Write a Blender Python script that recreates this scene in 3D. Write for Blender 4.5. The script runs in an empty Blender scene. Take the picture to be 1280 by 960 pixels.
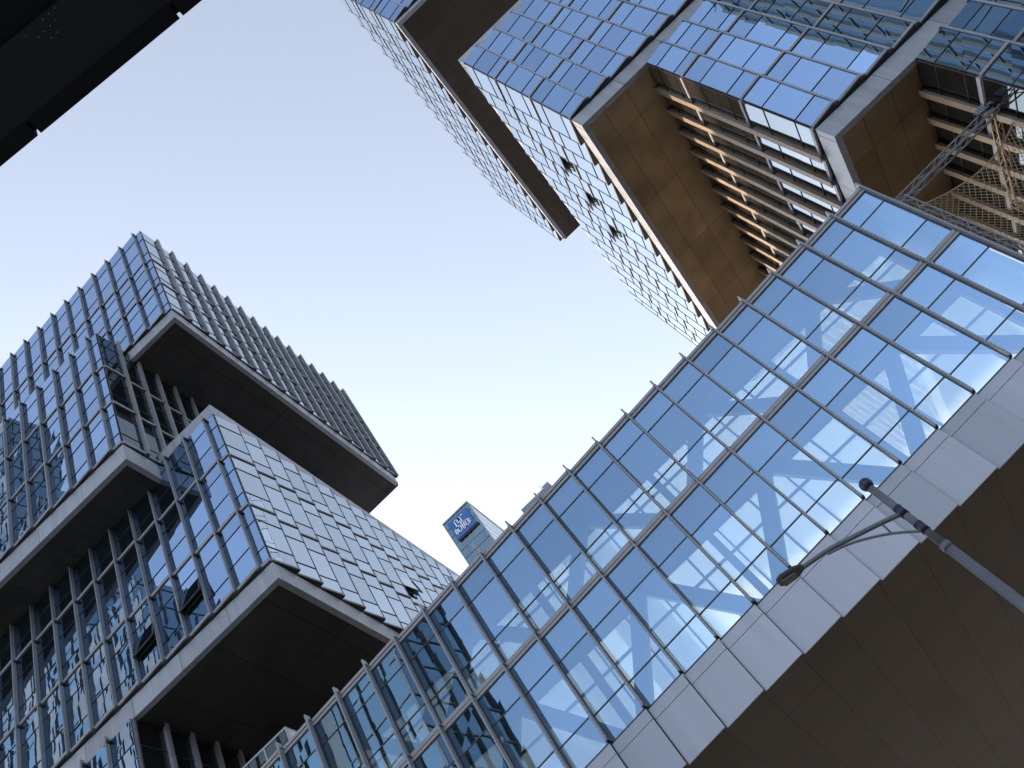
import bpy, math, random
from mathutils import Matrix, Vector
random.seed(7)
S = bpy.context.scene
C = bpy.data.collections.new("scene_objects"); S.collection.children.link(C)
U = 25.0            # metres to the common facade plane of both towers and the bridge
EYE = 1.6           # camera height

# ---------------------------------------------------------------- camera
F_PX = 1132.33
RM = ((0.7177590515, 0.6960445161, 0.0185465766),
      (0.5306025582, -0.5295198645, -0.6618682938),
      (-0.4508690156, 0.4849028198, -0.7493906766))
cam = bpy.data.cameras.new("camera"); cam.sensor_width = 36; cam.lens = 36 * F_PX / 1280
cam.clip_start = 0.1; cam.clip_end = 6000
co = bpy.data.objects.new("camera", cam); C.objects.link(co)
M4 = Matrix([list(RM[0]) + [0], list(RM[1]) + [0], list(RM[2]) + [EYE], [0, 0, 0, 1]])
co.matrix_world = M4
S.camera = co
S.render.resolution_x = 1024; S.render.resolution_y = 768

def project(p):
    d = (p[0], p[1], p[2] - EYE)
    c = [sum(RM[r][k] * d[r] for r in range(3)) for k in range(3)]
    if c[2] > -0.5: return None
    return (640 + F_PX * c[0] / -c[2], 480 - F_PX * c[1] / -c[2])

# ---------------------------------------------------------------- sky and sun
SUN_EL, SUN_AZ = math.radians(15), math.radians(-50)      # azimuth from +Y, negative to -X
w = bpy.data.worlds.new("World"); S.world = w; w.use_nodes = True
nt = w.node_tree; bg = nt.nodes["Background"]
sky = nt.nodes.new("ShaderNodeTexSky"); sky.sky_type = 'NISHITA'; sky.sun_disc = False
sky.sun_elevation = SUN_EL; sky.sun_rotation = SUN_AZ
sky.altitude = 0; sky.air_density = 1.0; sky.dust_density = 1.5; sky.ozone_density = 2.5
hs = nt.nodes.new('ShaderNodeHueSaturation'); hs.inputs['Saturation'].default_value = 0.40   # pale urban haze
nt.links.new(sky.outputs[0], hs.inputs['Color']); tn = nt.nodes.new('ShaderNodeVectorMath'); tn.operation = 'MULTIPLY'; tn.inputs[1].default_value = (0.955, 0.985, 1.045)
nt.links.new(hs.outputs[0], tn.inputs[0]); nt.links.new(tn.outputs[0], bg.inputs[0]); bg.inputs[1].default_value = 0.15
sl = bpy.data.lights.new("sun", 'SUN'); sl.energy = 2.2; sl.angle = math.radians(0.5); sl.color = (1.0, 0.74, 0.5)
so = bpy.data.objects.new("sun", sl); C.objects.link(so)
sd = Vector((math.sin(SUN_AZ) * math.cos(SUN_EL), math.cos(SUN_AZ) * math.cos(SUN_EL), math.sin(SUN_EL)))
so.rotation_euler = sd.to_track_quat('Z', 'Y').to_euler(); so.location = (0, 0, 120)
S.view_settings.view_transform = 'Standard'; S.view_settings.look = 'None'
S.view_settings.exposure = 1.7; S.view_settings.gamma = 1
S.view_settings.use_curve_mapping = False
S.cycles.max_bounces = 10; S.cycles.transparent_max_bounces = 12; S.cycles.glossy_bounces = 5
S.cycles.caustics_reflective = False; S.cycles.caustics_refractive = False

# ---------------------------------------------------------------- materials
def new_mat(name):
    m = bpy.data.materials.new(name); m.use_nodes = True
    n = m.node_tree.nodes; n.clear(); return m, n, m.node_tree.links
def metal(name, col, rough=0.45, met=0.0, var=0.12, scale=0.6, joint=None, jcol=None, spec=0.5, jw=0.02, streak=False):
    """painted / anodised panel with weathering; joint=(sx,sy) draws panel joints in world x,y"""
    m, n, l = new_mat(name)
    o = n.new("ShaderNodeOutputMaterial"); b = n.new("ShaderNodeBsdfPrincipled")
    g = n.new("ShaderNodeNewGeometry"); no = n.new("ShaderNodeTexNoise"); no.inputs['Scale'].default_value = scale
    no.inputs['Detail'].default_value = 6
    if streak:
        mpn = n.new("ShaderNodeVectorMath"); mpn.operation = 'MULTIPLY'; mpn.inputs[1].default_value = (5.0, 5.0, 0.35)
        l.new(g.outputs['Position'], mpn.inputs[0]); l.new(mpn.outputs[0], no.inputs['Vector'])
    else: l.new(g.outputs['Position'], no.inputs['Vector'])
    mr = n.new("ShaderNodeMapRange"); mr.inputs[1].default_value = 0.3; mr.inputs[2].default_value = 0.7
    mr.inputs[3].default_value = 1 - var; mr.inputs[4].default_value = 1 + var
    l.new(no.outputs[0], mr.inputs[0])
    mx = n.new("ShaderNodeVectorMath"); mx.operation = 'SCALE'; mx.inputs[0].default_value = col
    l.new(mr.outputs[0], mx.inputs['Scale'])
    out = mx.outputs[0]
    at = n.new("ShaderNodeAttribute"); at.attribute_name = 'rnd'
    m2 = n.new("ShaderNodeMapRange"); m2.inputs[3].default_value = 0.88; m2.inputs[4].default_value = 1.1
    l.new(at.outputs['Fac'], m2.inputs[0])
    mz = n.new("ShaderNodeVectorMath"); mz.operation = 'SCALE'; l.new(out, mz.inputs[0]); l.new(m2.outputs[0], mz.inputs['Scale'])
    out = mz.outputs[0]
    if joint:
        sp = n.new("ShaderNodeSeparateXYZ"); l.new(g.outputs['Position'], sp.inputs[0])
        # one tone per panel
        fl = []
        masks = []
        for ax, s in zip((0, 1), joint):
            d = n.new("ShaderNodeMath"); d.operation = 'DIVIDE'; d.inputs[1].default_value = s; l.new(sp.outputs[ax], d.inputs[0])
            f = n.new("ShaderNodeMath"); f.operation = 'FRACT'; l.new(d.outputs[0], f.inputs[0])
            k = n.new("ShaderNodeMath"); k.operation = 'FLOOR'; l.new(d.outputs[0], k.inputs[0]); fl.append(k)
            c = n.new("ShaderNodeMath"); c.operation = 'LESS_THAN'; c.inputs[1].default_value = jw / s; l.new(f.outputs[0], c.inputs[0])
            masks.append(c)
        cb = n.new("ShaderNodeCombineXYZ"); l.new(fl[0].outputs[0], cb.inputs[0]); l.new(fl[1].outputs[0], cb.inputs[1])
        wn = n.new("ShaderNodeTexWhiteNoise"); wn.noise_dimensions = '3D'; l.new(cb.outputs[0], wn.inputs['Vector'])
        m3 = n.new("ShaderNodeMapRange"); m3.inputs[3].default_value = 0.86; m3.inputs[4].default_value = 1.14
        l.new(wn.outputs['Value'], m3.inputs[0])
        my = n.new("ShaderNodeVectorMath"); my.operation = 'SCALE'; l.new(out, my.inputs[0]); l.new(m3.outputs[0], my.inputs['Scale'])
        ma = n.new("ShaderNodeMath"); ma.operation = 'MAXIMUM'; l.new(masks[0].outputs[0], ma.inputs[0]); l.new(masks[1].outputs[0], ma.inputs[1])
        mm = n.new("ShaderNodeMix"); mm.data_type = 'RGBA'; l.new(ma.outputs[0], mm.inputs[0]); l.new(my.outputs[0], mm.inputs[6])
        mm.inputs[7].default_value = (*(jcol or tuple(c * 0.35 for c in col)), 1); out = mm.outputs[2]
    l.new(out, b.inputs['Base Color']); b.inputs['Metallic'].default_value = met; b.inputs['Specular IOR Level'].default_value = spec
    r2 = n.new("ShaderNodeMapRange"); r2.inputs[3].default_value = rough * 0.8; r2.inputs[4].default_value = min(1, rough * 1.25)
    l.new(no.outputs[0], r2.inputs[0]); l.new(r2.outputs[0], b.inputs['Roughness'])
    l.new(b.outputs[0], o.inputs[0]); return m
def glass(name, tint, base, refl, transp=None, bump=0.5, rough=0.0, graze=None):
    """coated facade glass: reflection over a dark interior, or (transp) over a see-through tint"""
    m, n, l = new_mat(name)
    o = n.new("ShaderNodeOutputMaterial")
    g = n.new("ShaderNodeNewGeometry"); no = n.new("ShaderNodeTexNoise"); no.inputs['Scale'].default_value = 0.9
    no.inputs['Detail'].default_value = 1; l.new(g.outputs['Position'], no.inputs['Vector'])
    bu = n.new("ShaderNodeBump"); bu.inputs['Strength'].default_value = bump; bu.inputs['Distance'].default_value = 0.003
    l.new(no.outputs[0], bu.inputs['Height'])
    at = n.new("ShaderNodeAttribute"); at.attribute_name = 'rnd'
    mr = n.new("ShaderNodeMapRange"); mr.inputs[3].default_value = 0.84; mr.inputs[4].default_value = 1.08
    l.new(at.outputs['Fac'], mr.inputs[0])
    sc = n.new("ShaderNodeVectorMath"); sc.operation = 'SCALE'; sc.inputs[0].default_value = tint; l.new(mr.outputs[0], sc.inputs['Scale'])
    gl = n.new("ShaderNodeBsdfGlossy"); gl.inputs['Roughness'].default_value = rough
    fr = n.new("ShaderNodeFresnel"); fr.inputs[0].default_value = 1.5
    ma = n.new("ShaderNodeMapRange"); ma.inputs[1].default_value = 0.06; ma.inputs[2].default_value = 0.34
    l.new(fr.outputs[0], ma.inputs[0])
    cm = n.new("ShaderNodeMix"); cm.data_type = 'RGBA'; l.new(ma.outputs[0], cm.inputs[0]); l.new(sc.outputs[0], cm.inputs[6])
    cm.inputs[7].default_value = (*(graze or tint), 1)
    l.new(cm.outputs[2], gl.inputs['Color']); l.new(bu.outputs[0], gl.inputs['Normal'])
    mf = n.new("ShaderNodeMapRange"); mf.inputs[3].default_value = refl; mf.inputs[4].default_value = 1.0
    l.new(fr.outputs[0], mf.inputs[0])
    mix = n.new("ShaderNodeMixShader"); l.new(mf.outputs[0], mix.inputs[0])
    if transp:
        d = n.new("ShaderNodeBsdfTransparent"); d.inputs[0].default_value = (*transp, 1)
    else:
        d = n.new("ShaderNodeBsdfDiffuse")
        s2 = n.new("ShaderNodeVectorMath"); s2.operation = 'SCALE'; s2.inputs[0].default_value = base; l.new(mr.outputs[0], s2.inputs['Scale'])
        l.new(s2.outputs[0], d.inputs[0])
    l.new(d.outputs[0], mix.inputs[1]); l.new(gl.outputs[0], mix.inputs[2]); l.new(mix.outputs[0], o.inputs[0])
    return m
def perforated(name, col, dark):
    """light fin face punched with rows of small slots (object is vertical, rows follow z)"""
    m, n, l = new_mat(name)
    o = n.new("ShaderNodeOutputMaterial"); b = n.new("ShaderNodeBsdfPrincipled")
    g = n.new("ShaderNodeNewGeometry"); sp = n.new("ShaderNodeSeparateXYZ"); l.new(g.outputs['Position'], sp.inputs[0])
    d = n.new("ShaderNodeMath"); d.operation = 'MULTIPLY'; d.inputs[1].default_value = 7.0; l.new(sp.outputs[2], d.inputs[0])
    f = n.new("ShaderNodeMath"); f.operation = 'FRACT'; l.new(d.outputs[0], f.inputs[0])
    c = n.new("ShaderNodeMath"); c.operation = 'LESS_THAN'; c.inputs[1].default_value = 0.42; l.new(f.outputs[0], c.inputs[0])
    mm = n.new("ShaderNodeMix"); mm.data_type = 'RGBA'; mm.inputs[6].default_value = (*col, 1); mm.inputs[7].default_value = (*dark, 1)
    l.new(c.outputs[0], mm.inputs[0]); l.new(mm.outputs[2], b.inputs['Base Color']); b.inputs['Roughness'].default_value = 0.45
    l.new(b.outputs[0], o.inputs[0]); return m

GL_FRONT = glass("blue_coated_glass", (0.37, 0.55, 0.83), (0.02, 0.03, 0.036), 0.80, bump=0.3, graze=(.50, .64, .86))
GL_SIDE = glass("coated_glass_pale_sky_tint", (0.64, 0.71, 0.76), (0.03, 0.045, 0.055), 0.85, graze=(.74, .79, .82))  # same glass as the front; paler reflected sky put into its tint
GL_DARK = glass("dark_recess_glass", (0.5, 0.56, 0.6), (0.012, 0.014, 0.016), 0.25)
GL_BRIDGE = glass("bridge_glass", (0.40, 0.63, 0.93), None, 0.52, transp=(0.90, 1.0, 0.96), bump=0.3, graze=(.58, .74, .96))
GL_CLEAR = glass("rear_clear_glass", (0.8, 0.9, 0.95), None, 0.06, transp=(0.97, 0.98, 0.96), bump=0.1)
GL_FAR = glass("green_grey_glass", (0.50, 0.62, 0.66), (0.03, 0.042, 0.045), 0.36, bump=0.8)
FRAME = metal("dark_bronze_frame", (0.055, 0.06, 0.075), 0.4)
FIN = metal("grey_aluminium_fin", (0.27, 0.29, 0.32), 0.4, scale=1.5)
FIN_R = metal("sun_toned_aluminium_fin", (0.32, 0.25, 0.19), 0.45, scale=1.5)  # warm sunlight on the fins put into their colour
FIN_PERF = perforated("perforated_fin_face", (0.34, 0.35, 0.385), (0.25, 0.26, 0.29))
BAND = metal("silver_floor_band", (0.36, 0.36, 0.39), 0.4)
FASCIA = metal("silver_grey_fascia", (0.38, 0.41, 0.47), 0.4, scale=0.6, streak=True)
CLAD = metal("bridge_cladding_aluminium", (0.47, 0.51, 0.60), 0.42, scale=0.5, var=0.055, streak=True)
BACKM = metal("mid_grey_mullion", (0.11, 0.12, 0.13), 0.5)
FRAME_S = metal("grey_side_frame", (0.12, 0.125, 0.14), 0.4)
GROOVE = metal("black_joint", (0.02, 0.02, 0.022), 0.7)
SOF_L = metal("charcoal_soffit_panel", (0.062, 0.063, 0.062), 0.7, joint=(3, 6), spec=0.15, var=.2, jw=.04)
SOF_R = metal("bronze_soffit_panel", (0.42, 0.31, 0.19), 0.55, joint=(1.5, 4.5), spec=0.2, var=.22, jw=.03)
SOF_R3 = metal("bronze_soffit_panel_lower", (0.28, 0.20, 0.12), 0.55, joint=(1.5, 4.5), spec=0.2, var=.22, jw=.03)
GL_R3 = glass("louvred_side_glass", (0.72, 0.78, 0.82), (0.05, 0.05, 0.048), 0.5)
SOF_R1 = metal("dark_bronze_soffit_panel", (0.085, 0.068, 0.052), 0.6, joint=(3.0, 4.5), spec=0.2)
SOF_B = metal("bridge_brown_soffit_panel", (0.082, 0.064, 0.041), 0.55, joint=(1.483, 3.0), spec=0.2, var=.2, jw=.035)
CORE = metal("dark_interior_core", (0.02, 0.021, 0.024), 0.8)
def frosted():
    m, n, l = new_mat("frosted_rear_glass")
    o = n.new("ShaderNodeOutputMaterial"); t = n.new("ShaderNodeBsdfTranslucent"); t.inputs[0].default_value = (.58, .66, .68, 1)
    c = n.new("ShaderNodeBsdfTransparent"); c.inputs[0].default_value = (.95, .97, .95, 1)
    x = n.new("ShaderNodeMixShader"); x.inputs[0].default_value = .72
    l.new(t.outputs[0], x.inputs[2]); l.new(c.outputs[0], x.inputs[1]); l.new(x.outputs[0], o.inputs[0]); return m
FROST = frosted()
STEEL = metal("grey_painted_steel", (0.06, 0.07, 0.085), 0.5)
CEIL = metal("interior_ceiling_panel", (0.10, 0.11, 0.12), 0.7)

# ---------------------------------------------------------------- mesh helpers
WORLD = {}
def tag(o, label=None, cat=None, group=None, kind=None):
    if label: o['label'] = label
    if cat: o['category'] = cat
    if group: o['group'] = group
    if kind: o['kind'] = kind
    return o
def empty(name, loc, parent=None):
    o = bpy.data.objects.new(name, None); C.objects.link(o)
    loc = Vector(loc); pl = WORLD[parent.name] if parent else Vector((0, 0, 0))
    o.location = loc - pl; o.parent = parent; WORLD[o.name] = loc; return o
class MB:
    def __init__(s): s.v = []; s.f = []; s.m = []; s.r = []; s.mats = []
    def mi(s, mat):
        if mat not in s.mats: s.mats.append(mat)
        return s.mats.index(mat)
    def poly(s, pts, mat, r=0.5):
        b = len(s.v); s.v += [tuple(p) for p in pts]; s.f.append(tuple(range(b, b + len(pts)))); s.m.append(s.mi(mat)); s.r.append(r)
    def hexa(s, p, mat, r=0.5, skip=()):
        """p: 8 points, 0-3 one quad ring, 4-7 the opposite ring"""
        b = len(s.v); s.v += [tuple(q) for q in p]
        for k, f in enumerate(((3, 2, 1, 0), (4, 5, 6, 7), (0, 1, 5, 4), (1, 2, 6, 5), (2, 3, 7, 6), (3, 0, 4, 7))):
            if k in skip: continue
            s.f.append(tuple(b + i for i in f)); s.m.append(s.mi(mat)); s.r.append(r)
    def box(s, x0, x1, y0, y1, z0, z1, mat, r=0.5, mats=None):
        b = len(s.v)
        s.v += [(x0, y0, z0), (x1, y0, z0), (x1, y1, z0), (x0, y1, z0), (x0, y0, z1), (x1, y0, z1), (x1, y1, z1), (x0, y1, z1)]
        for k, f in enumerate(((3, 2, 1, 0), (4, 5, 6, 7), (0, 1, 5, 4), (1, 2, 6, 5), (2, 3, 7, 6), (3, 0, 4, 7))):
            s.f.append(tuple(b + i for i in f)); s.m.append(s.mi((mats or {}).get(k, mat))); s.r.append(r)
    def tube(s, pts, rads, mat, seg=10, caps=True):
        pts = [Vector(p) for p in pts]
        if not isinstance(rads, (list, tuple)): rads = [rads] * len(pts)
        rings = []
        up = None
        for i, p in enumerate(pts):
            t = (pts[min(i + 1, len(pts) - 1)] - pts[max(i - 1, 0)]).normalized()
            if up is None: up = Vector((0, 0, 1)) if abs(t.z) < 0.9 else Vector((0, 1, 0))
            a = t.cross(up).normalized(); up = a.cross(t).normalized()
            base = len(s.v)
            for k in range(seg):
                an = 2 * math.pi * k / seg
                s.v.append(tuple(p + (a * math.cos(an) + up * math.sin(an)) * rads[i]))
            rings.append(base)
        for i in range(len(pts) - 1):
            for k in range(seg):
                k2 = (k + 1) % seg
                s.f.append((rings[i] + k, rings[i] + k2, rings[i + 1] + k2, rings[i + 1] + k)); s.m.append(s.mi(mat)); s.r.append(0.5)
        if caps:
            for b, rev in ((rings[0], False), (rings[-1], True)):
                f = tuple(b + k for k in range(seg)); s.f.append(f if rev else f[::-1]); s.m.append(s.mi(mat)); s.r.append(0.5)
    def merge(s, o):
        b = len(s.v); s.v += o.v; mp = [s.mi(m) for m in o.mats]
        s.f += [tuple(b + i for i in f) for f in o.f]; s.m += [mp[i] for i in o.m]; s.r += o.r
    def centre(s):
        n = len(s.v); return Vector((sum(v[0] for v in s.v) / n, sum(v[1] for v in s.v) / n, min(v[2] for v in s.v)))
    def area_px(s):
        ps = [project(v) for v in s.v]; ps = [p for p in ps if p]
        if len(ps) < len(s.v): return 0
        xs = [min(max(p[0], 0), 1280) for p in ps]; ys = [min(max(p[1], 0), 960) for p in ps]
        return (max(xs) - min(xs)) * (max(ys) - min(ys))
    def build(s, name, parent=None, smooth=False):
        c = s.centre(); me = bpy.data.meshes.new(name)
        me.from_pydata([(v[0] - c.x, v[1] - c.y, v[2] - c.z) for v in s.v], [], s.f)
        for m in s.mats: me.materials.append(m)
        me.polygons.foreach_set('material_index', s.m)
        if smooth: me.polygons.foreach_set('use_smooth', [True] * len(s.f))
        a = me.attributes.new('rnd', 'FLOAT', 'FACE'); a.data.foreach_set('value', s.r); me.update()
        o = bpy.data.objects.new(name, me); C.objects.link(o)
        o.location = c - (WORLD[parent.name] if parent else Vector((0, 0, 0))); o.parent = parent; WORLD[o.name] = c
        return o

class Store:
    """collects repeated parts of one thing: the 100 that show largest become parts, the rest one part"""
    def __init__(s, thing): s.thing = thing; s.items = {}
    def add(s, name, mb, parent): s.items.setdefault(name, []).append((mb, parent))
    def flush(s):
        for name, lst in s.items.items():
            lst.sort(key=lambda t: -t[0].area_px())
            rest = MB(); n = 0
            for i, (mb, par) in enumerate(lst):
                if i < 98 and mb.area_px() > 40: mb.build(name, par)
                else: rest.merge(mb); n += 1
            if n: tag(rest.build(name, s.thing), kind='stuff')

def Z(k): return k * U + EYE

def facade(store, block, o, u, n, edges, zlev, glassm, tooth=(0.06, 0.28), tooth_end=1, trans=(0.30, 0.76), alt=None,
           fin=None, band=0.30, finm=None, fin_over=0.3, skip_first=False, vis=True, fin_side=None, open_at=(), nose=None, framem=None):
    """one face of a block. o: plan origin, u: unit direction, n: outward normal, edges: distances along u, zlev: rising z"""
    u = Vector(u); n = Vector(n); o = Vector(o)
    def P(s, out, z): q = o + u * s + n * out; return (q.x, q.y, z)
    framem = framem or FRAME
    flip = u.cross(n)[2] > 0       # face winding
    def face(mb, pts, mat, r=0.5): mb.poly(pts if not flip else pts[::-1], mat, r)
    for i in range(len(edges) - 1):
        s0, s1 = edges[i], edges[i + 1]
        narrow = (s1 - s0) < 1.0
        a0, a1 = (tooth if tooth_end > 0 else tooth[::-1])
        if narrow: a0 = a1 = (tooth[1] if tooth_end > 0 and i > 0 else tooth[0])
        def outat(s): return a0 + (a1 - a0) * (s - s0) / (s1 - s0)
        def Q(s, z, e=0): return P(s, outat(s) + e, z)
        tr = alt if (alt and i % 2) else trans
        for j in range(len(zlev) - 1):
            z0, z1 = zlev[j], zlev[j + 1]; h = z1 - z0
            mb = MB(); g = 0.022
            zb = z0 + (band if h > 2.5 else band * 0.6)
            # pane faces, each very slightly out of plane
            cuts = [zb] + [z0 + h * t for t in sorted(1 - t for t in tr) if z0 + h * t > zb + 0.2] + [z1]
            if h < 2.5: cuts = [zb, z1]
            op = (i, j) in open_at
            for c in range(len(cuts) - 1):
                r = random.random(); e = [random.uniform(-0.004, 0.004) for _ in range(4)]
                if op and c == min(1, len(cuts) - 2):
                    # open awning sash: dark opening and a tilted pane hinged at its top
                    d = 0.24
                    zc0, zc1 = cuts[c], cuts[c] + 0.62 * (cuts[c + 1] - cuts[c])
                    face(mb, [Q(s0, zc0, .01), Q(s1, zc0, .01), Q(s1, zc1, .01), Q(s0, zc1, .01)], CORE)
                    face(mb, [Q(s0 + g, zc0, d), Q(s1 - g, zc0, d), Q(s1 - g, zc1, .03), Q(s0 + g, zc1, .03)], glassm, r)
                    for sa, sb in ((s0, s0 + .06), (s1 - .06, s1)):
                        mb.hexa([Q(sa, zc0, d), Q(sb, zc0, d), Q(sb, zc0, d + .05), Q(sa, zc0, d + .05),
                                 Q(sa, zc1, .03), Q(sb, zc1, .03), Q(sb, zc1, .08), Q(sa, zc1, .08)], FRAME)
                    mb.hexa([Q(s0, zc0, d - .02), Q(s1, zc0, d - .02), Q(s1, zc0, d + .05), Q(s0, zc0, d + .05),
                             Q(s0, zc0 + .09, d - .04), Q(s1, zc0 + .09, d - .04), Q(s1, zc0 + .09, d + .03), Q(s0, zc0 + .09, d + .03)], FRAME)
                    face(mb, [Q(s0, zc1, e[0]), Q(s1, zc1, e[1]), Q(s1, cuts[c + 1], e[2]), Q(s0, cuts[c + 1], e[3])], glassm, r)
                    continue
                face(mb, [Q(s0, cuts[c], e[0]), Q(s1, cuts[c], e[1]), Q(s1, cuts[c + 1], e[2]), Q(s0, cuts[c + 1], e[3])], glassm, r)
            # transoms
            for c in cuts[1:-1]:
                mb.hexa([Q(s0, c - g / 2, -.02), Q(s1, c - g / 2, -.02), Q(s1, c - g / 2, .03), Q(s0, c - g / 2, .03),
                         Q(s0, c + g / 2, -.02), Q(s1, c + g / 2, -.02), Q(s1, c + g / 2, .03), Q(s0, c + g / 2, .03)], framem)
            # floor band: dark gap, bright metal, dark gap
            bh = zb - z0
            for (ba, bb, mt, out) in ((0, .22, framem, .02), (.22, .8, BAND, .06), (.8, 1, framem, .02)):
                mb.hexa([Q(s0, z0 + bh * ba, -.05), Q(s1, z0 + bh * ba, -.05), Q(s1, z0 + bh * ba, out), Q(s0, z0 + bh * ba, out),
                         Q(s0, z0 + bh * bb, -.05), Q(s1, z0 + bh * bb, -.05), Q(s1, z0 + bh * bb, out), Q(s0, z0 + bh * bb, out)], mt)
            # side stiles
            for sa, sb in ((s0, s0 + g), (s1 - g, s1)):
                mb.hexa([Q(sa, zb, -.02), Q(sb, zb, -.02), Q(sb, zb, .025), Q(sa, zb, .025),
                         Q(sa, z1, -.02), Q(sb, z1, -.02), Q(sb, z1, .025), Q(sa, z1, .025)], framem)
            # return of the sawtooth step
            if abs(a1 - a0) > .01:
                sr = s1 if a1 > a0 else s0
                lo, hi = min(a0, a1) - .1, max(a0, a1)
                p = [P(sr, lo, z0), P(sr, hi, z0), P(sr, hi, z1), P(sr, lo, z1)]
                mb.poly(p, FIN)
            # underside wedge
            if j == 0:
                face(mb, [P(s0, -.1, z0), P(s1, -.1, z0), Q(s1, z0), Q(s0, z0)][::-1], FRAME)
            if j == len(zlev) - 2:
                face(mb, [P(s0, -.1, z1), P(s1, -.1, z1), Q(s1, z1), Q(s0, z1)], FRAME)
            store.add('window', mb, block)
    if fin:
        fd, ft = fin
        zb, zt = zlev[0] - 0.02, zlev[-1] + fin_over
        for i, s in enumerate(edges):
            if skip_first and i == 0: continue
            if i == len(edges) - 1 and not skip_first: continue
            mb = MB()
            if tooth_end > 0: base = tooth[1] - .04
            else: base = tooth[1] - .04
            a, b_ = s - ft / 2, s + ft / 2
            p = [P(a, base - .12, zb), P(b_, base - .12, zb), P(b_, base + fd, zb), P(a, base + fd, zb),
                 P(a, base - .12, zt), P(b_, base - .12, zt), P(b_, base + fd, zt), P(a, base + fd, zt)]
            mb.hexa(p, finm or FIN, random.random())
            # nose bead on the fin edge
            q = nose or ft * 0.8
            p = [P(s - q, base + fd, zb), P(s + q, base + fd, zb), P(s + q, base + fd + .05, zb), P(s - q, base + fd + .05, zb),
                 P(s - q, base + fd, zt), P(s + q, base + fd, zt), P(s + q, base + fd + .05, zt), P(s - q, base + fd + .05, zt)]
            mb.hexa(p, fin_side or finm or FIN, random.random())
            # brackets at every floor
            for z in zlev:
                p = [P(s - .11, base - .1, z - .05), P(s + .11, base - .1, z - .05), P(s + .11, base + fd * .8, z - .05), P(s - .11, base + fd * .8, z - .05),
                     P(s - .11, base - .1, z + .08), P(s + .11, base - .1, z + .08), P(s + .11, base + fd * .8, z + .08), P(s - .11, base + fd * .8, z + .08)]
                mb.hexa(p, FRAME)
            store.add('fin', mb, block)

def ring_strip(mb, x0, x1, y0, y1, z0, z1, out, mat, joint, sides='FLRB', th=0.3):
    """fascia ring made of separate panels with open joints"""
    def run(a, b, horiz, c, d):
        n = max(1, round((b - a) / joint)); st = (b - a) / n
        for i in range(n):
            p0, p1 = a + st * i + .012, a + st * (i + 1) - .012
            if horiz: mb.box(p0, p1, c, d, z0, z1, mat, random.random())
            else: mb.box(c, d, p0, p1, z0, z1, mat, random.random())
    if 'F' in sides: run(x0 - out, x1 + out, True, y0 - out, y0 - out + th)
    if 'B' in sides: run(x0 - out, x1 + out, True, y1 + out - th, y1 + out)
    if 'L' in sides: run(y0 - out + th, y1 + out - th, False, x0 - out, x0 - out + th)
    if 'R' in sides: run(y0 - out + th, y1 + out - th, False, x1 + out - th, x1 + out)

def block_shell(block, x0, x1, y0, y1, zs, zg, zt, soffm, strip_sides, coping=0):
    """zs: soffit level, zg: top of the fascia strip, zt: roof"""
    m = MB(); m.box(x0 + .12, x1 - .12, y0 + .12, y1 - .12, zg - .05, zt - .1, CORE); m.build('core', block)
    m = MB(); m.box(x0 + .1, x1 - .1, y0 + .1, y1 - .1, zs + .03, zg - .06, soffm); m.build('soffit', block)
    m = MB(); ring_strip(m, x0, x1, y0, y1, zs, zg - .012, 0.03, FASCIA, 2.97, strip_sides); m.build('fascia', block)
    if coping:
        m = MB(); ring_strip(m, x0, x1, y0, y1, zt, zt + coping, 0.06, FASCIA, 2.97, strip_sides, .5); m.build('coping', block)
        m = MB(); m.box(x0 + .5, x1 - .5, y0 + .5, y1 - .5, zt - .09, zt + coping * .5, FASCIA); m.build('roof', block)
    else:
        m = MB(); m.box(x0 + .3, x1 - .3, y0 + .3, y1 - .3, zt - .09, zt - .02, FASCIA); m.build('roof', block)

def bays(a, b, first=None, step=1.482):
    e = [a]
    if first: e.append(a + first)
    while e[-1] + step < b - .2: e.append(e[-1] + step)
    e.append(b); return e

# ---------------------------------------------------------------- ground
def road_mats():
    g = metal("granite_paving", (0.24, 0.24, 0.235), 0.7, joint=(0.9, 0.9), var=0.15)
    r = metal("asphalt", (0.05, 0.05, 0.052), 0.85, var=0.2, scale=3)
    p = metal("road_paint", (0.75, 0.75, 0.72), 0.6)
    return g, r, p
PAVE, ASPH, PAINT = road_mats()
m = MB(); m.poly([(-3000, -3000, 0), (3000, -3000, 0), (3000, 3000, 0), (-3000, 3000, 0)], PAVE); tag(m.build('ground'), kind='structure')
m = MB(); m.box(-400, 400, 4.5, 13.5, -.5, 0.004, ASPH); tag(m.build('road'), kind='structure')
m = MB()
for i in range(-30, 31): m.box(i * 6 - 1.5, i * 6 + 1.5, 8.92, 9.08, 0.0, 0.008, PAINT)
m.box(-400, 400, 4.8, 4.95, 0.0, 0.008, PAINT); m.box(-400, 400, 13.05, 13.2, 0.0, 0.008, PAINT)
tag(m.build('road_markings'), kind='structure')
m = MB(); m.box(-400, 400, 13.5, 13.75, 0, .14, FASCIA); m.box(-400, 400, 4.25, 4.5, 0, .14, FASCIA); tag(m.build('kerb'), kind='structure')

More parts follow.
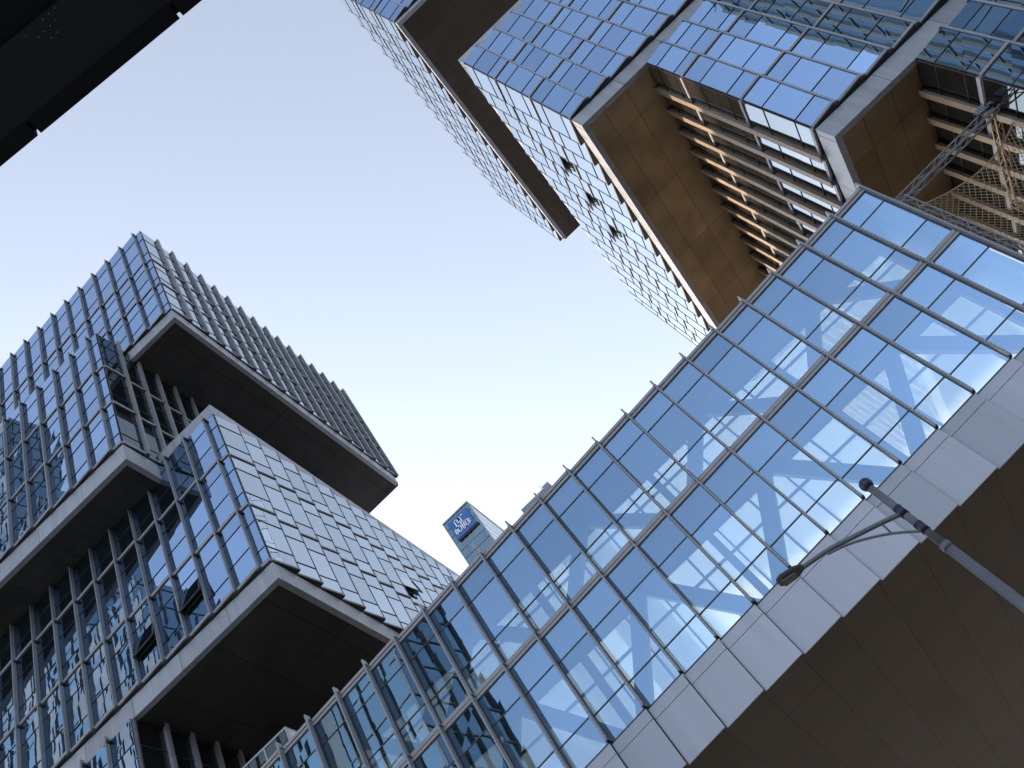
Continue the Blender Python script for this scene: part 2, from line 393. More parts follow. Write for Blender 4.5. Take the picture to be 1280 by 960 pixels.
# ---------------------------------------------------------------- left tower
XL = -40.0
lt = tag(empty('office_tower', (-0.7 * U, 1.3 * U, 0)), 'tower of stacked glass boxes with black undersides, at the left of the photo', 'tower',
         'towers of stacked glass boxes')
ls = Store(lt)
FINL = (0.08, 0.04)
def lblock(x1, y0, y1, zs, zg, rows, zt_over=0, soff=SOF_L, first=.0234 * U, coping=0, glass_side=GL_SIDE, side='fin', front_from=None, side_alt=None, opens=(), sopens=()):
    b = empty('cantilevered_block', ((XL + x1) / 2, (y0 + y1) / 2, Z(zs)), lt)
    zl = [Z(r) for r in rows]
    block_shell(b, XL, x1, y0, y1, Z(zs), Z(zg), zl[-1], soff, 'FR', coping)
    # front: distances measured leftwards from the right corner, so u = -X; the protruding end is the right one
    facade(ls, b, (x1, y0, 0), (-1, 0, 0), (0, -1, 0), bays(0, x1 - XL, first), zl, GL_FRONT, tooth=(0.05, 0.22), tooth_end=-1,
           trans=(.28, .74), alt=(.22, .62), fin=FINL, skip_first=True, open_at=opens)
    if side == 'fin':
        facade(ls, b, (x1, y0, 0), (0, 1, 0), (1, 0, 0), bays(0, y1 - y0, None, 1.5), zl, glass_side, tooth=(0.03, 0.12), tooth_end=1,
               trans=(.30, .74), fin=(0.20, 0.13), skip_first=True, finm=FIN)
    else:
        facade(ls, b, (x1, y0, 0), (0, 1, 0), (1, 0, 0), bays(0, y1 - y0, None, 1.55), zl, glass_side, tooth=(0.02, 0.26), tooth_end=1,
               trans=(.26, .74), alt=(.26, .74), framem=FRAME_S, fin=None, open_at=sopens, band=.17)
    return b
# top box, second box (nearest the street), third box, lowest shaft
lblock(-.5517 * U, U, 1.957 * U, 2.2407, 2.285, (2.287, 2.4585, 2.629, 2.862))
lblock(-.716 * U, .9 * U, 1.55 * U, 1.690, 1.746, (1.748, 1.9205, 2.093, 2.275), first=.0265 * U, glass_side=GL_DARK)
lblock(-.5520 * U, U, 2.5 * U, 1.1925, 1.236, (1.238, 1.4068, 1.5809, 1.7456), coping=.04 * U, side='shingle',  # rear end lengthened out of view to shade the right tower's lowest block
       opens=((3, 0), (5, 0)), sopens=((13, 2), (18, 2), (8, 1)))
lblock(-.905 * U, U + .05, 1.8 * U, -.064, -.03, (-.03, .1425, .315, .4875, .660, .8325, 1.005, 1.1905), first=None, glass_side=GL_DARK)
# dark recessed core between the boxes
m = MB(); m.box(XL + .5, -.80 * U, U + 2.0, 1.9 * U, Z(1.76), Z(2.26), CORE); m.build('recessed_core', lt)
ls.flush()

# ---------------------------------------------------------------- right tower
XR = 40.0
rt = tag(empty('office_tower', (1.0 * U, 1.4 * U, 0)), 'tower of stacked glass boxes with brown undersides, at the upper right of the photo', 'tower',
         'towers of stacked glass boxes')
rs = Store(rt)
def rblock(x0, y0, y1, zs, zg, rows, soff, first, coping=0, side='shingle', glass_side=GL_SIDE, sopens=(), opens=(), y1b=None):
    b = empty('cantilevered_block', ((XR + x0) / 2, (y0 + y1) / 2, Z(zs)), rt)
    zl = [Z(r) for r in rows]
    block_shell(b, x0, XR, y0, y1, Z(zs), Z(zg), zl[-1], soff, 'FL', coping)
    facade(rs, b, (x0, y0, 0), (1, 0, 0), (0, -1, 0), bays(0, XR - x0, first), zl, GL_FRONT, tooth=(0.05, 0.28), tooth_end=1,
           trans=(.28, .74), alt=(.22, .62), band=.22, fin=(.05, .05), skip_first=True, fin_over=.05, finm=FIN, open_at=opens, fin_side=FASCIA)
    if side == 'shingle':
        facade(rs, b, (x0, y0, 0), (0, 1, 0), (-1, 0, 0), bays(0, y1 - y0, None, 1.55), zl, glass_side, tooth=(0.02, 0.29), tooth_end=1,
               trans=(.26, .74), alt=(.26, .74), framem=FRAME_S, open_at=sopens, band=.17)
    else:
        facade(rs, b, (x0, y0, 0), (0, 1, 0), (-1, 0, 0), bays(0, y1 - y0, None, 1.5), zl, glass_side, tooth=(0.03, 0.12), tooth_end=1,
               trans=(.30, .74), fin=(0.20, 0.10), skip_first=True, finm=FIN_R, fin_over=0, nose=.16)
    return b
rblock(.4350 * U, U, 1.9825 * U, 2.600, 2.618, (2.62, 2.796, 2.972, 3.148), SOF_R1, .0515 * U)
rblock(.4264 * U, U, 1.972 * U, 1.5435, 1.586, (1.5884, 1.7637, 1.9379, 2.1146), SOF_R, .0515 * U, coping=.035 * U, sopens=((3, 1), (5, 1), (7, 1)))
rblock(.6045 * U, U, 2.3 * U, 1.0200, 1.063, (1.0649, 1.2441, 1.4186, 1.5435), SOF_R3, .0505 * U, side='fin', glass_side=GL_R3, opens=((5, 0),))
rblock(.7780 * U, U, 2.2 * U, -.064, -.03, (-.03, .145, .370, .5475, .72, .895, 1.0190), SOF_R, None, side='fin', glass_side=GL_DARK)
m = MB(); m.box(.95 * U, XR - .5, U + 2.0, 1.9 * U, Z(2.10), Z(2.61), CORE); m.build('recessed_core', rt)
rs.flush()

# ---------------------------------------------------------------- glazed bridge
BX0, BX1 = -.898 * U, .5390 * U
bay = 0.0593 * U
br = tag(empty('glass_bridge', (0, U + 1.5, Z(.462))), 'two-storey glazed bridge with pale metal lower edge, crossing in front of both towers', 'bridge')
bs = Store(br)
BD = 2.3                         # depth of the glazed gallery
zc0, zc1 = Z(.462), Z(.5425)     # cladding
zrows = [(Z(.5445), Z(.5867), Z(.6757), Z(.7205)), (Z(.7330), Z(.7750), Z(.8515), Z(.8885))]
nb = int(round((BX1 - BX0) / bay)); 
tt = (0.02, 0.17)
for i in range(nb):
    x1 = BX1 - i * bay; x0 = x1 - bay
    def Q(x, z, e=0.0):
        t = (x - x0) / (x1 - x0); return (x, U - (tt[0] + (tt[1] - tt[0]) * t) - e, z)
    for row in zrows:
        mb = MB(); g = .04
        for c in range(3):
            e = [random.uniform(-.003, .003) for _ in range(4)]
            mb.poly([Q(x0, row[c], e[0]), Q(x1, row[c], e[1]), Q(x1, row[c + 1], e[2]), Q(x0, row[c + 1], e[3])], GL_BRIDGE, random.random())
        for z in row:
            mb.hexa([Q(x0, z - g / 2, -.03), Q(x1, z - g / 2, -.03), Q(x1, z - g / 2, .02), Q(x0, z - g / 2, .02),
                     Q(x0, z + g / 2, -.03), Q(x1, z + g / 2, -.03), Q(x1, z + g / 2, .02), Q(x0, z + g / 2, .02)], FRAME)
        for xa, xb in ((x0, x0 + .05), (x1 - .05, x1)):
            mb.hexa([Q(xa, row[0], -.03), Q(xb, row[0], -.03), Q(xb, row[0], .02), Q(xa, row[0], .02),
                     Q(xa, row[3], -.03), Q(xb, row[3], -.03), Q(xb, row[3], .02), Q(xa, row[3], .02)], FRAME)
        bs.add('window', mb, br)
    # floor band and top rail, one piece per bay
    mb = MB()
    for za, zb_, o_ in ((Z(.7212), Z(.7258), .05), (Z(.7262), Z(.7324), .07)):
        mb.hexa([Q(x0, za, -.1), Q(x1, za, -.1), Q(x1, za, o_), Q(x0, za, o_), Q(x0, zb_, -.1), Q(x1, zb_, -.1), Q(x1, zb_, o_), Q(x0, zb_, o_)], BAND)
    bs.add('floor_band', mb, br)
    mb = MB()
    for za, zb_, o_ in ((Z(.8895), Z(.8945), .05), (Z(.8950), Z(.9000), .09)):
        mb.hexa([Q(x0, za, -.1), Q(x1, za, -.1), Q(x1, za, o_), Q(x0, za, o_), Q(x0, zb_, -.4), Q(x1, zb_, -.4), Q(x1, zb_, o_), Q(x0, zb_, o_)], BAND)
    bs.add('top_rail', mb, br)
    # cladding panel: narrow upper strip and large lower sheet, stepped like the glass
    mb = MB(); r = random.random()
    for za, zb_ in ((zc0, Z(.5270)), (Z(.5278), zc1)):
        mb.hexa([Q(x0 + .012, za, .0), Q(x1 - .012, za, .0), Q(x1 - .012, za, .05), Q(x0 + .012, za, .05),
                 Q(x0 + .012, zb_, .0), Q(x1 - .012, zb_, .0), Q(x1 - .012, zb_, .05), Q(x0 + .012, zb_, .05)], CLAD, r)
    bs.add('cladding_panel', mb, br)
for i in range(nb + 1):
    x = BX1 - i * bay; mb = MB()
    zb_, zt = Z(.5455), Z(.9075)
    y1_, y0_ = U - .10, U - .32
    mb.box(x - .028, x + .028, y0_, y1_, zb_, zt, FIN, random.random(), mats={3: FIN, 5: FIN})
    mb.box(x - .032, x + .032, y0_ - .05, y0_, zb_, zt, FIN_PERF)
    for z in (Z(.5455), Z(.7265), Z(.897)):
        mb.box(x - .06, x + .06, y0_ + .06, y1_, z, z + .08, FRAME)
    bs.add('fin', mb, br)
bs.flush()
# underside, decks, ceiling, rear glazing, trusses
m = MB(); m.box(BX0, BX1 - .03, U, 2.35 * U, zc0 + .012, Z(.535), SOF_B)
for i in range(nb):
    x1 = BX1 - i * bay; x0 = x1 - bay
    for za in (zc0 + .013,):
        m.hexa([(x0, U - .018, za), (x1 - .005, U - .168, za), (x1 - .005, U + .0, za), (x0, U + .0, za),
                (x0, U - .018, zc1), (x1 - .005, U - .168, zc1), (x1 - .005, U + .0, zc1), (x0, U + .0, zc1)], SOF_B)
m.build('soffit', br)
m = MB(); m.box(BX0, BX1 - .05, U + .1, U + BD + .2, Z(.5355), Z(.5415), CEIL); m.build('floor_deck', br)
m = MB(); m.box(BX0, BX1 - .05, U + .12, U + BD + .1, Z(.7215), Z(.7323), CEIL); m.build('floor_deck', br)
m = MB(); m.box(BX0, BX1 - .05, U + .12, U + BD + .1, Z(.870), Z(.8955), CEIL); m.build('ceiling', br)
m = MB()
i = 0
x = BX1 - .6
yb = U + BD
rear = MB(); step = 2.96
while x > BX0:
    xa = max(x - step, BX0)
    for z0_, z1_ in ((Z(.5420), Z(.7210)), (Z(.7328), Z(.8690))):
        mb = MB()
        mb.poly([(xa, yb, z0_), (x, yb, z0_), (x, yb, z1_), (xa, yb, z1_)], FROST)
        h = z1_ - z0_
        for zz in (z0_ + .05, z0_ + .23 * h, z0_ + .74 * h, z1_ - .06): mb.box(xa, x, yb - .05, yb + .05, zz - .045, zz + .045, STEEL)
        mb.box(x - .06, x, yb - .06, yb + .06, z0_, z1_, STEEL); mb.box((x + xa) / 2 - .04, (x + xa) / 2 + .04, yb - .045, yb + .045, z0_, z1_, STEEL)
        mb.build('rear_window', br)
    x -= step
# truss: columns and diagonals in a plane behind the front glass
yt = U + 1.55
px = [.50 - .1186 * k for k in range(12)]
for k, c in enumerate(px):
    X = c * U
    if X < BX0 + .3: break
    for (za, zb_) in ((Z(.5420), Z(.7210)), (Z(.7328), Z(.8695))):
        if k % 2 == 0:
            m = MB(); m.box(X - .14, X + .14, yt - .14, yt + .14, za, zb_, STEEL); m.build('truss_post', br)
        X2 = X - .1186 * U
        if X2 < BX0: continue
        lo, hi = (X, X2) if k % 2 == 0 else (X2, X)
        m = MB(); d = .34
        m.hexa([(lo - d, yt - .12, za), (lo + d, yt - .12, za), (lo + d, yt + .12, za), (lo - d, yt + .12, za),
                (hi - d, yt - .12, zb_), (hi + d, yt - .12, zb_), (hi + d, yt + .12, zb_), (hi - d, yt + .12, zb_)], STEEL)
        m.build('truss_diagonal', br)
m = MB(); m.box(BX1 - .3, BX1 - .08, U - .05, U + BD + .1, Z(.5420), Z(.895), FASCIA); m.build('end_wall', br)

# glass roof enclosure on the bridge
hut = tag(empty('rooftop_enclosure', (-.76 * U, 1.07 * U, Z(.9))), 'small glazed rooftop enclosure with white side wall behind the lower left end of the bridge', 'enclosure')
hx0, hx1, hy0, hy1, hz0, hz1 = -.895 * U, -.6586 * U, 1.04 * U, 1.14 * U, Z(.896), Z(.969)
m = MB(); m.box(hx0, hx1, hy0, hy1, hz1 - .1, hz1, FASCIA); m.build('roof', hut)
m = MB(); m.box(hx1 - .1, hx1, hy0 + .08, hy1, hz0, hz1 - .1, metal("white_render", (.75, .76, .78), .6)); m.build('side_wall', hut)
m = MB()
n_ = 5
for k in range(n_ + 1):
    xx = hx0 + (hx1 - hx0) * k / n_; m.box(xx - .04, xx + .04, hy0 - .02, hy0 + .06, hz0, hz1 - .1, FASCIA)
m.box(hx0, hx1, hy0 - .03, hy0 + .03, hz0 + 1.05, hz0 + 1.12, FASCIA); m.build('frame', hut)
m = MB(); m.poly([(hx0, hy0 + .02, hz0), (hx1 - .1, hy0 + .02, hz0), (hx1 - .1, hy0 + .02, hz1 - .1), (hx0, hy0 + .02, hz1 - .1)], GL_DARK); m.build('front_glass', hut)

# ---------------------------------------------------------------- steel truss frame with netting beside the bridge end
GALV = metal("galvanised_truss", (.30, .31, .34), .5, met=.3)
TAN = metal("sand_painted_truss", (.42, .32, .2), .6)
NETM = metal("sand_coloured_rope", (.40, .30, .19), .8)
def truss(mb, a, b, w_, mat, r=.035, step=.55):
    a, b = Vector(a), Vector(b); t = (b - a); L = t.length; t.normalize()
    up = Vector((0, 0, 1)) if abs(t.z) < .9 else Vector((0, 1, 0))
    s = t.cross(up).normalized(); up = s.cross(t).normalized()
    cs = [s * w_ / 2 + up * w_ / 2, -s * w_ / 2 + up * w_ / 2, -s * w_ / 2 - up * w_ / 2, s * w_ / 2 - up * w_ / 2]
    for c in cs: mb.tube([a + c, b + c], r, mat, 6)
    n = max(2, int(L / step))
    for k in range(n):
        p, q = a + t * (L * k / n), a + t * (L * (k + 1) / n)
        for j in range(4):
            c, d = cs[j], cs[(j + 1) % 4]
            mb.tube([p + c, q + d] if k % 2 else [p + d, q + c], r * .6, mat, 5, False)
fr = tag(empty('truss_frame', (.68 * U, 1.15 * U, Z(-.064))), 'steel lattice truss frame holding rope nets behind the right end of the bridge', 'truss frame')
P0, P1 = (.578 * U, 1.05 * U, Z(.876)), (.768 * U, 1.05 * U, Z(.880))
P2, P3 = (.768 * U, 1.255 * U, Z(.880)), (.578 * U, 1.255 * U, Z(.876))
m = MB(); truss(m, (P0[0] - .2, P0[1], P0[2]), P1, .30, GALV); m.build('beam', fr)
m = MB(); truss(m, (P0[0], P0[1], .2), P0, .34, GALV); m.build('post', fr)
m = MB(); truss(m, P1, P2, .26, TAN); m.build('beam', fr)
m = MB(); truss(m, (P1[0] + 1.2, P1[1] + .6, P1[2] - .1), (P2[0] + 1.0, P2[1], P2[2] - .1), .25, TAN); m.build('beam', fr)
m = MB(); truss(m, P1, (P1[0] + 7.0, P1[1], P1[2]), .42, GALV); m.build('beam', fr)
m = MB(); truss(m, (P2[0], P2[1], .2), P2, .36, TAN); m.build('post', fr)
m = MB(); truss(m, (P1[0] + 7, P1[1], .2), (P1[0] + 7, P1[1], P1[2]), .42, GALV); m.build('post', fr)
m = MB()
for k in range(4):
    for j in range(3): m.tube([(P1[0] - .5 + k * .1, P1[1] - .29, P1[2] + .1 + j * .1), (P1[0] - .5 + k * .1, P1[1] - .25, P1[2] + .1 + j * .1)], .035, CLAD, 8)
m.box(P1[0] - .56, P1[0] - .14, P1[1] - .25, P1[1] - .2, P1[2] + .04, P1[2] + .36, FRAME); m.build('floodlight', fr)
def net(name, fn, nu, nv, lab, r=.012):
    mb = MB()
    G = [[Vector(fn(i / nu, j / nv)) for j in range(nv + 1)] for i in range(nu + 1)]
    for i in range(nu + 1):
        for j in range(nv + 1):
            # diamond mesh
            if i < nu and j < nv:
                if (i + j) % 2 == 0: mb.tube([G[i][j], G[i + 1][j + 1]], r, NETM, 4, False)
                else: mb.tube([G[i + 1][j], G[i][j + 1]], r, NETM, 4, False)
    for i in range(nu): mb.tube([G[i][0], G[i + 1][0]], r * 2.2, NETM, 5, False)
    tag(mb.build(name), lab, 'net', 'rope nets hung from the truss frame')
def netA(a, b):      # sheet under the front beam with a sagging upper edge
    x = P0[0] + (P1[0] + 1.0 - P0[0]) * a
    sag = 1.0 * math.sin(math.pi * min(a * 1.0, 1)) ** .8
    top = P0[2] - .3 + .25 * a - sag
    z = top - b * 7.5
    return (x, P0[1] + .25 + .5 * math.sin(math.pi * a) * math.sin(math.pi * min(1, b * .8 + .1)), z)
net('rope_net', netA, 58, 60, 'sand coloured rope net sagging between the corners of the truss frame')
def netB(a, b):      # gathered at the rear corner, fanning out downwards
    an = math.pi * (.15 + 1.5 * a); rr = .15 + b * 4.2
    return (P2[0] + rr * math.cos(an) * .9, P2[1] - .2 - abs(rr * math.sin(an)) * .3, P2[2] - .4 - b * 5.5)
net('rope_net', netB, 30, 36, 'rope net gathered at the rear corner of the truss frame, fanning out like a cone')

# ---------------------------------------------------------------- street lamp
LAMP = metal("grey_painted_lamp_post", (.13, .14, .165), .45)
NAVY = metal("dark_blue_collar", (.012, .016, .05), .4)
HEADM = metal("black_lamp_housing", (.03, .03, .03), .5)
LENS = metal("lamp_lens", (.10, .10, .085), .2)
ly = 15.2
def LP(px, py):     # a point of the lamp in its own vertical plane
    c = ((px - 640) / F_PX, -(py - 480) / F_PX, -1)
    d = [sum(RM[r][k] * c[k] for k in range(3)) for r in range(3)]
    return Vector((d[0] * ly / d[1], ly, d[2] * ly / d[1] + EYE))
top = LP(1088, 610); X = top.x
lamp = tag(empty('street_lamp', (X, ly, 0)), 'grey street lamp with one curved arm and navy collars, in front of the bridge', 'street lamp')
zj = LP(1182, 680).z
m = MB(); m.tube([(X, ly, 0), (X, ly, .35)], .22, LAMP, 20); m.tube([(X, ly, .35), (X, ly, zj)], [.118, .09], LAMP, 20); m.tube([(X, ly, zj - .1), (X, ly, zj + .02)], .1, LAMP, 20)
m.tube([(X, ly, zj), (X, ly, top.z)], .072, LAMP, 20); m.build('pole', lamp, True)
za, zb2 = LP(1126, 640).z, LP(1152, 660).z
for z in (za, zb2):
    m = MB(); m.tube([(X, ly, z - .11), (X, ly, z + .11)], .084, NAVY, 20); m.build('collar', lamp, True)
m = MB()
pr = [(0, -.0), (.05, .09), (.105, .055), (.125, 0), (.105, -.055)]
m.tube([(X, ly, top.z + h) for h in (-.02, .01, .05, .11, .17, .21, .23)], [.06, .09, .115, .125, .11, .075, .02], NAVY, 20); m.build('ball_finial', lamp, True)
ctrl = [LP(1124, 643.5), LP(1101, 654), LP(1077, 666), LP(1038, 686), LP(1004, 709)]
def smoothpts(c, n=8):
    out = []
    for i in range(len(c) - 1):
        p0, p1, p2, p3 = c[max(i - 1, 0)], c[i], c[i + 1], c[min(i + 2, len(c) - 1)]
        for k in range(n):
            t = k / n; out.append(.5 * ((2 * p1) + (p2 - p0) * t + (2 * p0 - 5 * p1 + 4 * p2 - p3) * t * t + (3 * p1 - p0 - 3 * p2 + p3) * t ** 3))
    out.append(c[-1]); return out
a1 = smoothpts(ctrl)
m = MB(); m.tube(a1, .045, LAMP, 12); m.build('arm', lamp, True)
a2 = smoothpts([LP(1152, 664), LP(1114, 667), LP(1077, 675), LP(1054, 683), LP(1034, 693)])
m = MB(); m.tube(a2, .025, LAMP, 10); m.tube([LP(1101, 654), LP(1115, 667)], .018, LAMP, 8); m.build('brace_arm', lamp, True)
# lamp head: tapered housing with flat lens underneath
p, q = LP(1004, 708), LP(973, 729)
ax = (q - p).normalized(); sd_ = Vector((0, 1, 0)); upv = ax.cross(sd_).normalized()
if upv.z < 0: upv = -upv
m = MB(); prof = [(0, .07, .05), (.08, .10, .07), (.22, .16, .09), (.62, .17, .10), (.76, .13, .07), (.80, .08, .04)]
L = (q - p).length / .78
rings = []
for (t, w_, h_) in prof:
    c = p + ax * (t * L); ring = []
    for k in range(12):
        an = 2 * math.pi * k / 12; cy, cz = math.cos(an), math.sin(an)
        cz = max(cz, -.45); ring.append(tuple(c + sd_ * (w_ * cy) + upv * (h_ * cz)))
    rings.append(ring)
for a_, b_ in zip(rings[:-1], rings[1:]):
    for k in range(12): m.poly([a_[k], a_[(k + 1) % 12], b_[(k + 1) % 12], b_[k]], HEADM)
m.poly(rings[0][::-1], HEADM); m.poly(rings[-1], HEADM); head = m.build('lamp_head', lamp)
m = MB(); c0, c1 = p + ax * (.26 * L) - upv * .05, p + ax * (.68 * L) - upv * .055
m.hexa([c0 - sd_ * .11, c1 - sd_ * .12, c1 + sd_ * .12, c0 + sd_ * .11, c0 - sd_ * .11 - upv * .02, c1 - sd_ * .12 - upv * .02, c1 + sd_ * .12 - upv * .02, c0 + sd_ * .11 - upv * .02], LENS)
m.build('lens', head)

# ---------------------------------------------------------------- dark canopy overhead
CAN = metal("black_painted_metal", (.012, .013, .015), .6, spec=.2)
def perf_mat():
    m, n, l = new_mat("perforated_black_sheet")
    o = n.new("ShaderNodeOutputMaterial"); b = n.new("ShaderNodeBsdfPrincipled"); b.inputs['Base Color'].default_value = (.012, .013, .015, 1)
    b.inputs['Roughness'].default_value = .6
    g = n.new("ShaderNodeTexCoord"); v = n.new("ShaderNodeVectorMath"); v.operation = 'SCALE'; v.inputs['Scale'].default_value = 22
    l.new(g.outputs['Object'], v.inputs[0]); f = n.new("ShaderNodeVectorMath"); f.operation = 'FRACTION'; l.new(v.outputs[0], f.inputs[0])
    s = n.new("ShaderNodeVectorMath"); s.operation = 'SUBTRACT'; s.inputs[1].default_value = (.5, .5, .5); l.new(f.outputs[0], s.inputs[0])
    mu = n.new("ShaderNodeVectorMath"); mu.operation = 'MULTIPLY'; mu.inputs[1].default_value = (1, 1, 0); l.new(s.outputs[0], mu.inputs[0])
    le = n.new("ShaderNodeVectorMath"); le.operation = 'LENGTH'; l.new(mu.outputs[0], le.inputs[0])
    c = n.new("ShaderNodeMath"); c.operation = 'LESS_THAN'; c.inputs[1].default_value = .055; l.new(le.outputs['Value'], c.inputs[0])
    no = n.new("ShaderNodeTexNoise"); no.inputs['Scale'].default_value = 3.0; l.new(g.outputs['Object'], no.inputs['Vector'])
    gt = n.new("ShaderNodeMath"); gt.operation = 'GREATER_THAN'; gt.inputs[1].default_value = .6; l.new(no.outputs[0], gt.inputs[0])
    an = n.new("ShaderNodeMath"); an.operation = 'MULTIPLY'; l.new(gt.outputs[0], an.inputs[0]); l.new(c.outputs[0], an.inputs[1]); c = an
    t = n.new("ShaderNodeBsdfTransparent"); t.inputs[0].default_value = (.12, .13, .15, 1); mx = n.new("ShaderNodeMixShader"); l.new(c.outputs[0], mx.inputs[0]); l.new(b.outputs[0], mx.inputs[1]); l.new(t.outputs[0], mx.inputs[2])
    l.new(mx.outputs[0], o.inputs[0]); return m
PERF = perf_mat()
H = 6.0
def CP(px, py):
    c = ((px - 640) / F_PX, -(py - 480) / F_PX, -1)
    d = [sum(RM[r][k] * c[k] for k in range(3)) for r in range(3)]
    return Vector((d[0] * H / d[2], d[1] * H / d[2], H + EYE))
ea, eb = CP(0, 208), CP(252, 0)
ed = (eb - ea).normalized(); en = Vector((ed.y, -ed.x, 0))     # away from the open sky, towards -Y
can = tag(empty('canopy', (ea + eb) / 2 + en * 3), 'black canopy overhead with perforated metal edge, cutting the top left corner', 'canopy')
O = (ea + eb) / 2
def K(s, t, z=0): v = O + ed * s + en * t; return (v.x, v.y, H + EYE + z)
m = MB(); m.hexa([K(-9, .45, .06), K(9, .45, .06), K(9, 5.5, .06), K(-9, 5.5, .06), K(-9, .45, .5), K(9, .45, .5), K(9, 5.5, .5), K(-9, 5.5, .5)], CAN); m.build('roof_slab', can)
m = MB(); m.poly([K(-9, .09, .0), K(-9, .46, .0), K(9, .46, .0), K(9, .09, .0)], PERF); m.build('perforated_edge', can)
m = MB()
seg_l = (CP(226, 20) - CP(50, 168)).length
s0 = (CP(226, 20) - O).dot(ed)
k = -8
while k < 8:
    a, b = s0 + k * seg_l + .012, s0 + (k + 1) * seg_l - .012
    m.hexa([K(a, 0, -.01), K(b, 0, -.01), K(b, .1, -.01), K(a, .1, -.01), K(a, 0, .5), K(b, 0, .5), K(b, .1, .5), K(a, .1, .5)], CAN); k += 1
m.build('edge_beam', can)
m = MB(); m.hexa([K(-9, .02, .03), K(9, .02, .03), K(9, .1, .03), K(-9, .1, .03), K(-9, .02, .45), K(9, .02, .45), K(9, .1, .45), K(-9, .1, .45)], CAN); m.build('gutter', can)
for s in (-7.5, 7.5):
    v = K(s, 4.6); m = MB(); m.tube([(v[0], v[1], 0), (v[0], v[1], H + EYE + .08)], .12, CAN, 16); m.build('column', can, True)

# ---------------------------------------------------------------- distant towers
D = 200.0
ft = tag(empty('skyscraper', (-.232 * D, D + 12, 0)), 'slender distant skyscraper with a blue sign near its top, beyond the bridge', 'skyscraper')
x0, x1, zt = -.2580 * D, -.2055 * D, 1.008 * D + EYE
SIGNB = metal("blue_sign_panel", (.035, .12, .36), .35)
WHITE = metal("white_sign_letters", (.8, .82, .85), .4)
FG = glass("skyscraper_glass", (.42, .60, .72), (.04, .08, .11), .40, bump=.6)
FGS = metal("skyscraper_side_sky_tone", (.62, .68, .70), .3)  # pale sky reflection painted into the right face's colour
m = MB(); m.box(x0 + .1, x1 - .1, D + .1, D + 40, 0, zt - .5, FG, mats={3: FGS}); m.build('shaft', ft)
for i in range(14):
    for j in range(7):
        pass
m = MB()
nx, st = 6, 3.4
for k in range(nx + 1): xx = x0 + (x1 - x0) * k / nx; m.box(xx - .07, xx + .07, D - .1, D + .09, 60, zt, FIN)
z = zt
while z > 60: m.box(x0, x1, D - .08, D + .08, z - .16, z, FIN); z -= st
z = zt
random.seed(3)
while z > 120:
    for k in range(nx):
        if random.random() < .5:
            xx = x0 + (x1 - x0) * k / nx; m.poly([(xx + .1, D + .05, z - st + .1), (xx + 1.6, D + .05, z - st + .1), (xx + 1.6, D + .05, z - .3), (xx + .1, D + .05, z - .3)], FG, random.random())
    z -= st
for a_, b_, c_, d_ in ((.15, 150, .75, 168), (.9, 152, .35, 171), (.2, 172, .5, 160), (.6, 176, .95, 163)):
    xa_, xb_ = x0 + (x1 - x0) * a_, x0 + (x1 - x0) * b_ * 0 + (x1 - x0) * c_
    m.hexa([(xa_, D - .2, b_), (xa_ + .3, D - .2, b_), (xa_ + .3, D - .06, b_), (xa_, D - .06, b_),
            (xb_, D - .2, d_), (xb_ + .3, D - .2, d_), (xb_ + .3, D - .06, d_), (xb_, D - .06, d_)], BAND)
m.build('curtain_wall_grid', ft)
m = MB()
z = zt - 2
while z > 60: m.box(x1 - .12, x1 - .04, D + .2, D + 40, z - .12, z, FASCIA); z -= 4
m.box(x1 - .2, x1 + .12, D - .12, D + .2, 0, zt, FIN); m.box(x0 - .12, x0 + .2, D - .12, D + .2, 0, zt, FIN)
m.box(x0 - .12, x1 + .12, D - .2, D + 40, zt - .5, zt, FIN); m.build('edge_frame', ft)
def FP(px, py, y=D - .3):
    c = ((px - 640) / F_PX, -(py - 480) / F_PX, -1)
    d = [sum(RM[r][k] * c[k] for k in range(3)) for r in range(3)]
    return (d[0] * y / d[1], d[2] * y / d[1] + EYE)
a = FP(559.4, 657); b = FP(582, 634); c = FP(573, 675.6); d = FP(595, 653)
sx0, sx1 = (a[0] + c[0]) / 2, (b[0] + d[0]) / 2; sz1, sz0 = (a[1] + b[1]) / 2, (c[1] + d[1]) / 2
m = MB(); m.box(sx0, sx1, D - .5, D - .12, sz0, sz1, SIGNB); sg = m.build('sign', ft)
m = MB(); m.box(sx0 + .3, sx1 + .6, D - .45, D - .12, sz0 - .9, sz0 - .05, GROOVE); m.build('sign_ledge', ft)
m = MB(); SW, SH = sx1 - sx0, sz1 - sz0
def stroke(pts, t=.02):
    for (a0, b0), (a1_, b1_) in zip(pts[:-1], pts[1:]):
        xa, xb = sorted((a0, a1_)); ya, yb_ = sorted((b0, b1_)); hw = t
        m.box(sx0 + (xa - hw) * SW, sx0 + (xb + hw) * SW, D - .62, D - .505, sz1 - (yb_ + hw) * SH, sz1 - (ya - hw) * SH, WHITE)
for st_ in ([(.29, .14), (.42, .14), (.42, .36)], [(.29, .14), (.29, .50), (.42, .50), (.42, .78), (.27, .78), (.27, .62)],
            [(.50, .30), (.50, .14), (.60, .14)], [(.50, .14), (.50, .78)], [(.62, .14), (.73, .14)], [(.58, .14), (.58, .50)],
            [(.14, .53), (.21, .53), (.21, .80), (.13, .80), (.13, .53)], [(.50, .80), (.58, .80), (.58, .50)],
            [(.66, .50), (.66, .80), (.74, .80)], [(.58, .52), (.74, .52)], [(.78, .53), (.85, .53), (.85, .80), (.78, .80), (.78, .53)], [(.78, .66), (.85, .66)]):
    stroke(st_)
m.build('sign_lettering', sg)
D2 = 180.0
f2 = tag(empty('office_building', (-.118 * D2, D2 + 6, 0)), 'distant grey office building whose ribbed roof edge just shows above the bridge', 'building')
x0, x1, zt = -.1452 * D2, -.0885 * D2, .9150 * D2 + EYE
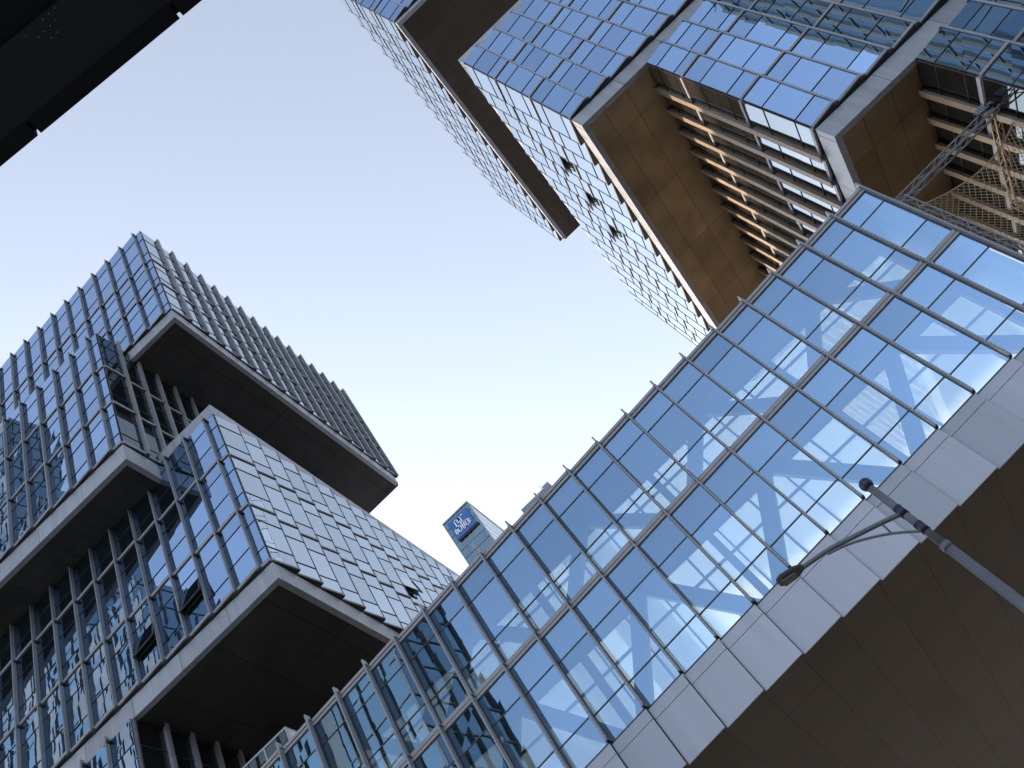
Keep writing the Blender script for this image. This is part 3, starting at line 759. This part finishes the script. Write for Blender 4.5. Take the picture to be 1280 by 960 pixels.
GREY = metal("grey_rib_cladding", (.22, .25, .28), .5)
m = MB(); m.box(x0, x1, D2, D2 + 25, 0, zt, GREY); m.build('shaft', f2)
m = MB(); 
for k in range(13): xx = x0 + (x1 - x0) * k / 12; m.box(xx - .12, xx + .12, D2 - .3, D2, zt - 30, zt - .3, FIN)
m.build('ribs', f2)
m = MB(); m.box(x1 - 2.2, x1, D2 + .5, D2 + 8, zt, zt + 1.2, GREY); m.tube([(x1 - 2.5, D2, zt), (x1 - 2.5, D2, zt + 1.5)], .1, FIN, 6); m.build('rooftop_plant', f2)

# ---------------------------------------------------------------- towers across the street (behind the camera; they show in the glass)
def back_tower(name, label, blocks, seed):
    random.seed(seed)
    cx = sum((b[0] + b[1]) / 2 for b in blocks) / len(blocks)
    t = tag(empty(name, (cx, -25, 0)), label, 'tower', 'office towers across the street')
    for (xa, xb, ya, yb_, z0_, z1_) in blocks:
        m = MB(); m.box(xa, xb, ya, yb_, z0_, z1_, GL_FAR); m.build('wall', t)
        m = MB(); x = xa
        while x <= xb + .01:
            dk = random.random()
            m.box(x - .08, x + .08, yb_, yb_ + .3, z0_, z1_, BACKM, random.random())
            if dk < .35: m.box(x + .3, x + 1.9, yb_ + .02, yb_ + .12, z0_, z1_, BACKM)
            x += 3.0
        z = z0_ + 4.4
        while z < z1_: m.box(xa, xb, yb_ + .0, yb_ + .1, z - .14, z, BACKM); z += 4.4
        m.build('mullions', t)
        m = MB(); y = ya
        xs = xb if xb < 0 else xa
        sg_ = 1 if xb < 0 else -1
        while y <= yb_: m.box(min(xs, xs + sg_ * .35), max(xs, xs + sg_ * .35), y - .08, y + .08, z0_, z1_, BACKM); y += 3
        z = z0_ + 4.4
        while z < z1_: m.box(min(xs, xs + sg_ * .12), max(xs, xs + sg_ * .12), ya, yb_, z - .14, z, BACKM); z += 4.4
        m.build('side_mullions', t)
DB = 14.0; dist = 2 * U + DB + 12
back_tower('office_tower', 'stepped dark glass office tower across the street, standing behind the left of the canopy', [
    (-130, -37.7, -DB - 12, -DB, 0, 1.02 * dist), (-130, -73, -DB - 12, -DB - .5, 1.02 * dist, 1.50 * dist),
    (-130, -86, -DB - 12, -DB - 1, 1.50 * dist, 2.0 * dist), (-130, -99, -DB - 12, -DB - 1.5, 2.0 * dist, 2.6 * dist)], 5)
back_tower('office_tower', 'tall dark green glass office tower across the street, standing behind the right of the canopy', [
    (37.5, 120, -DB - 12, -DB, 0, 1.35 * dist), (42, 120, -DB - 12, -DB - .5, 1.35 * dist, 2.3 * dist)], 9)
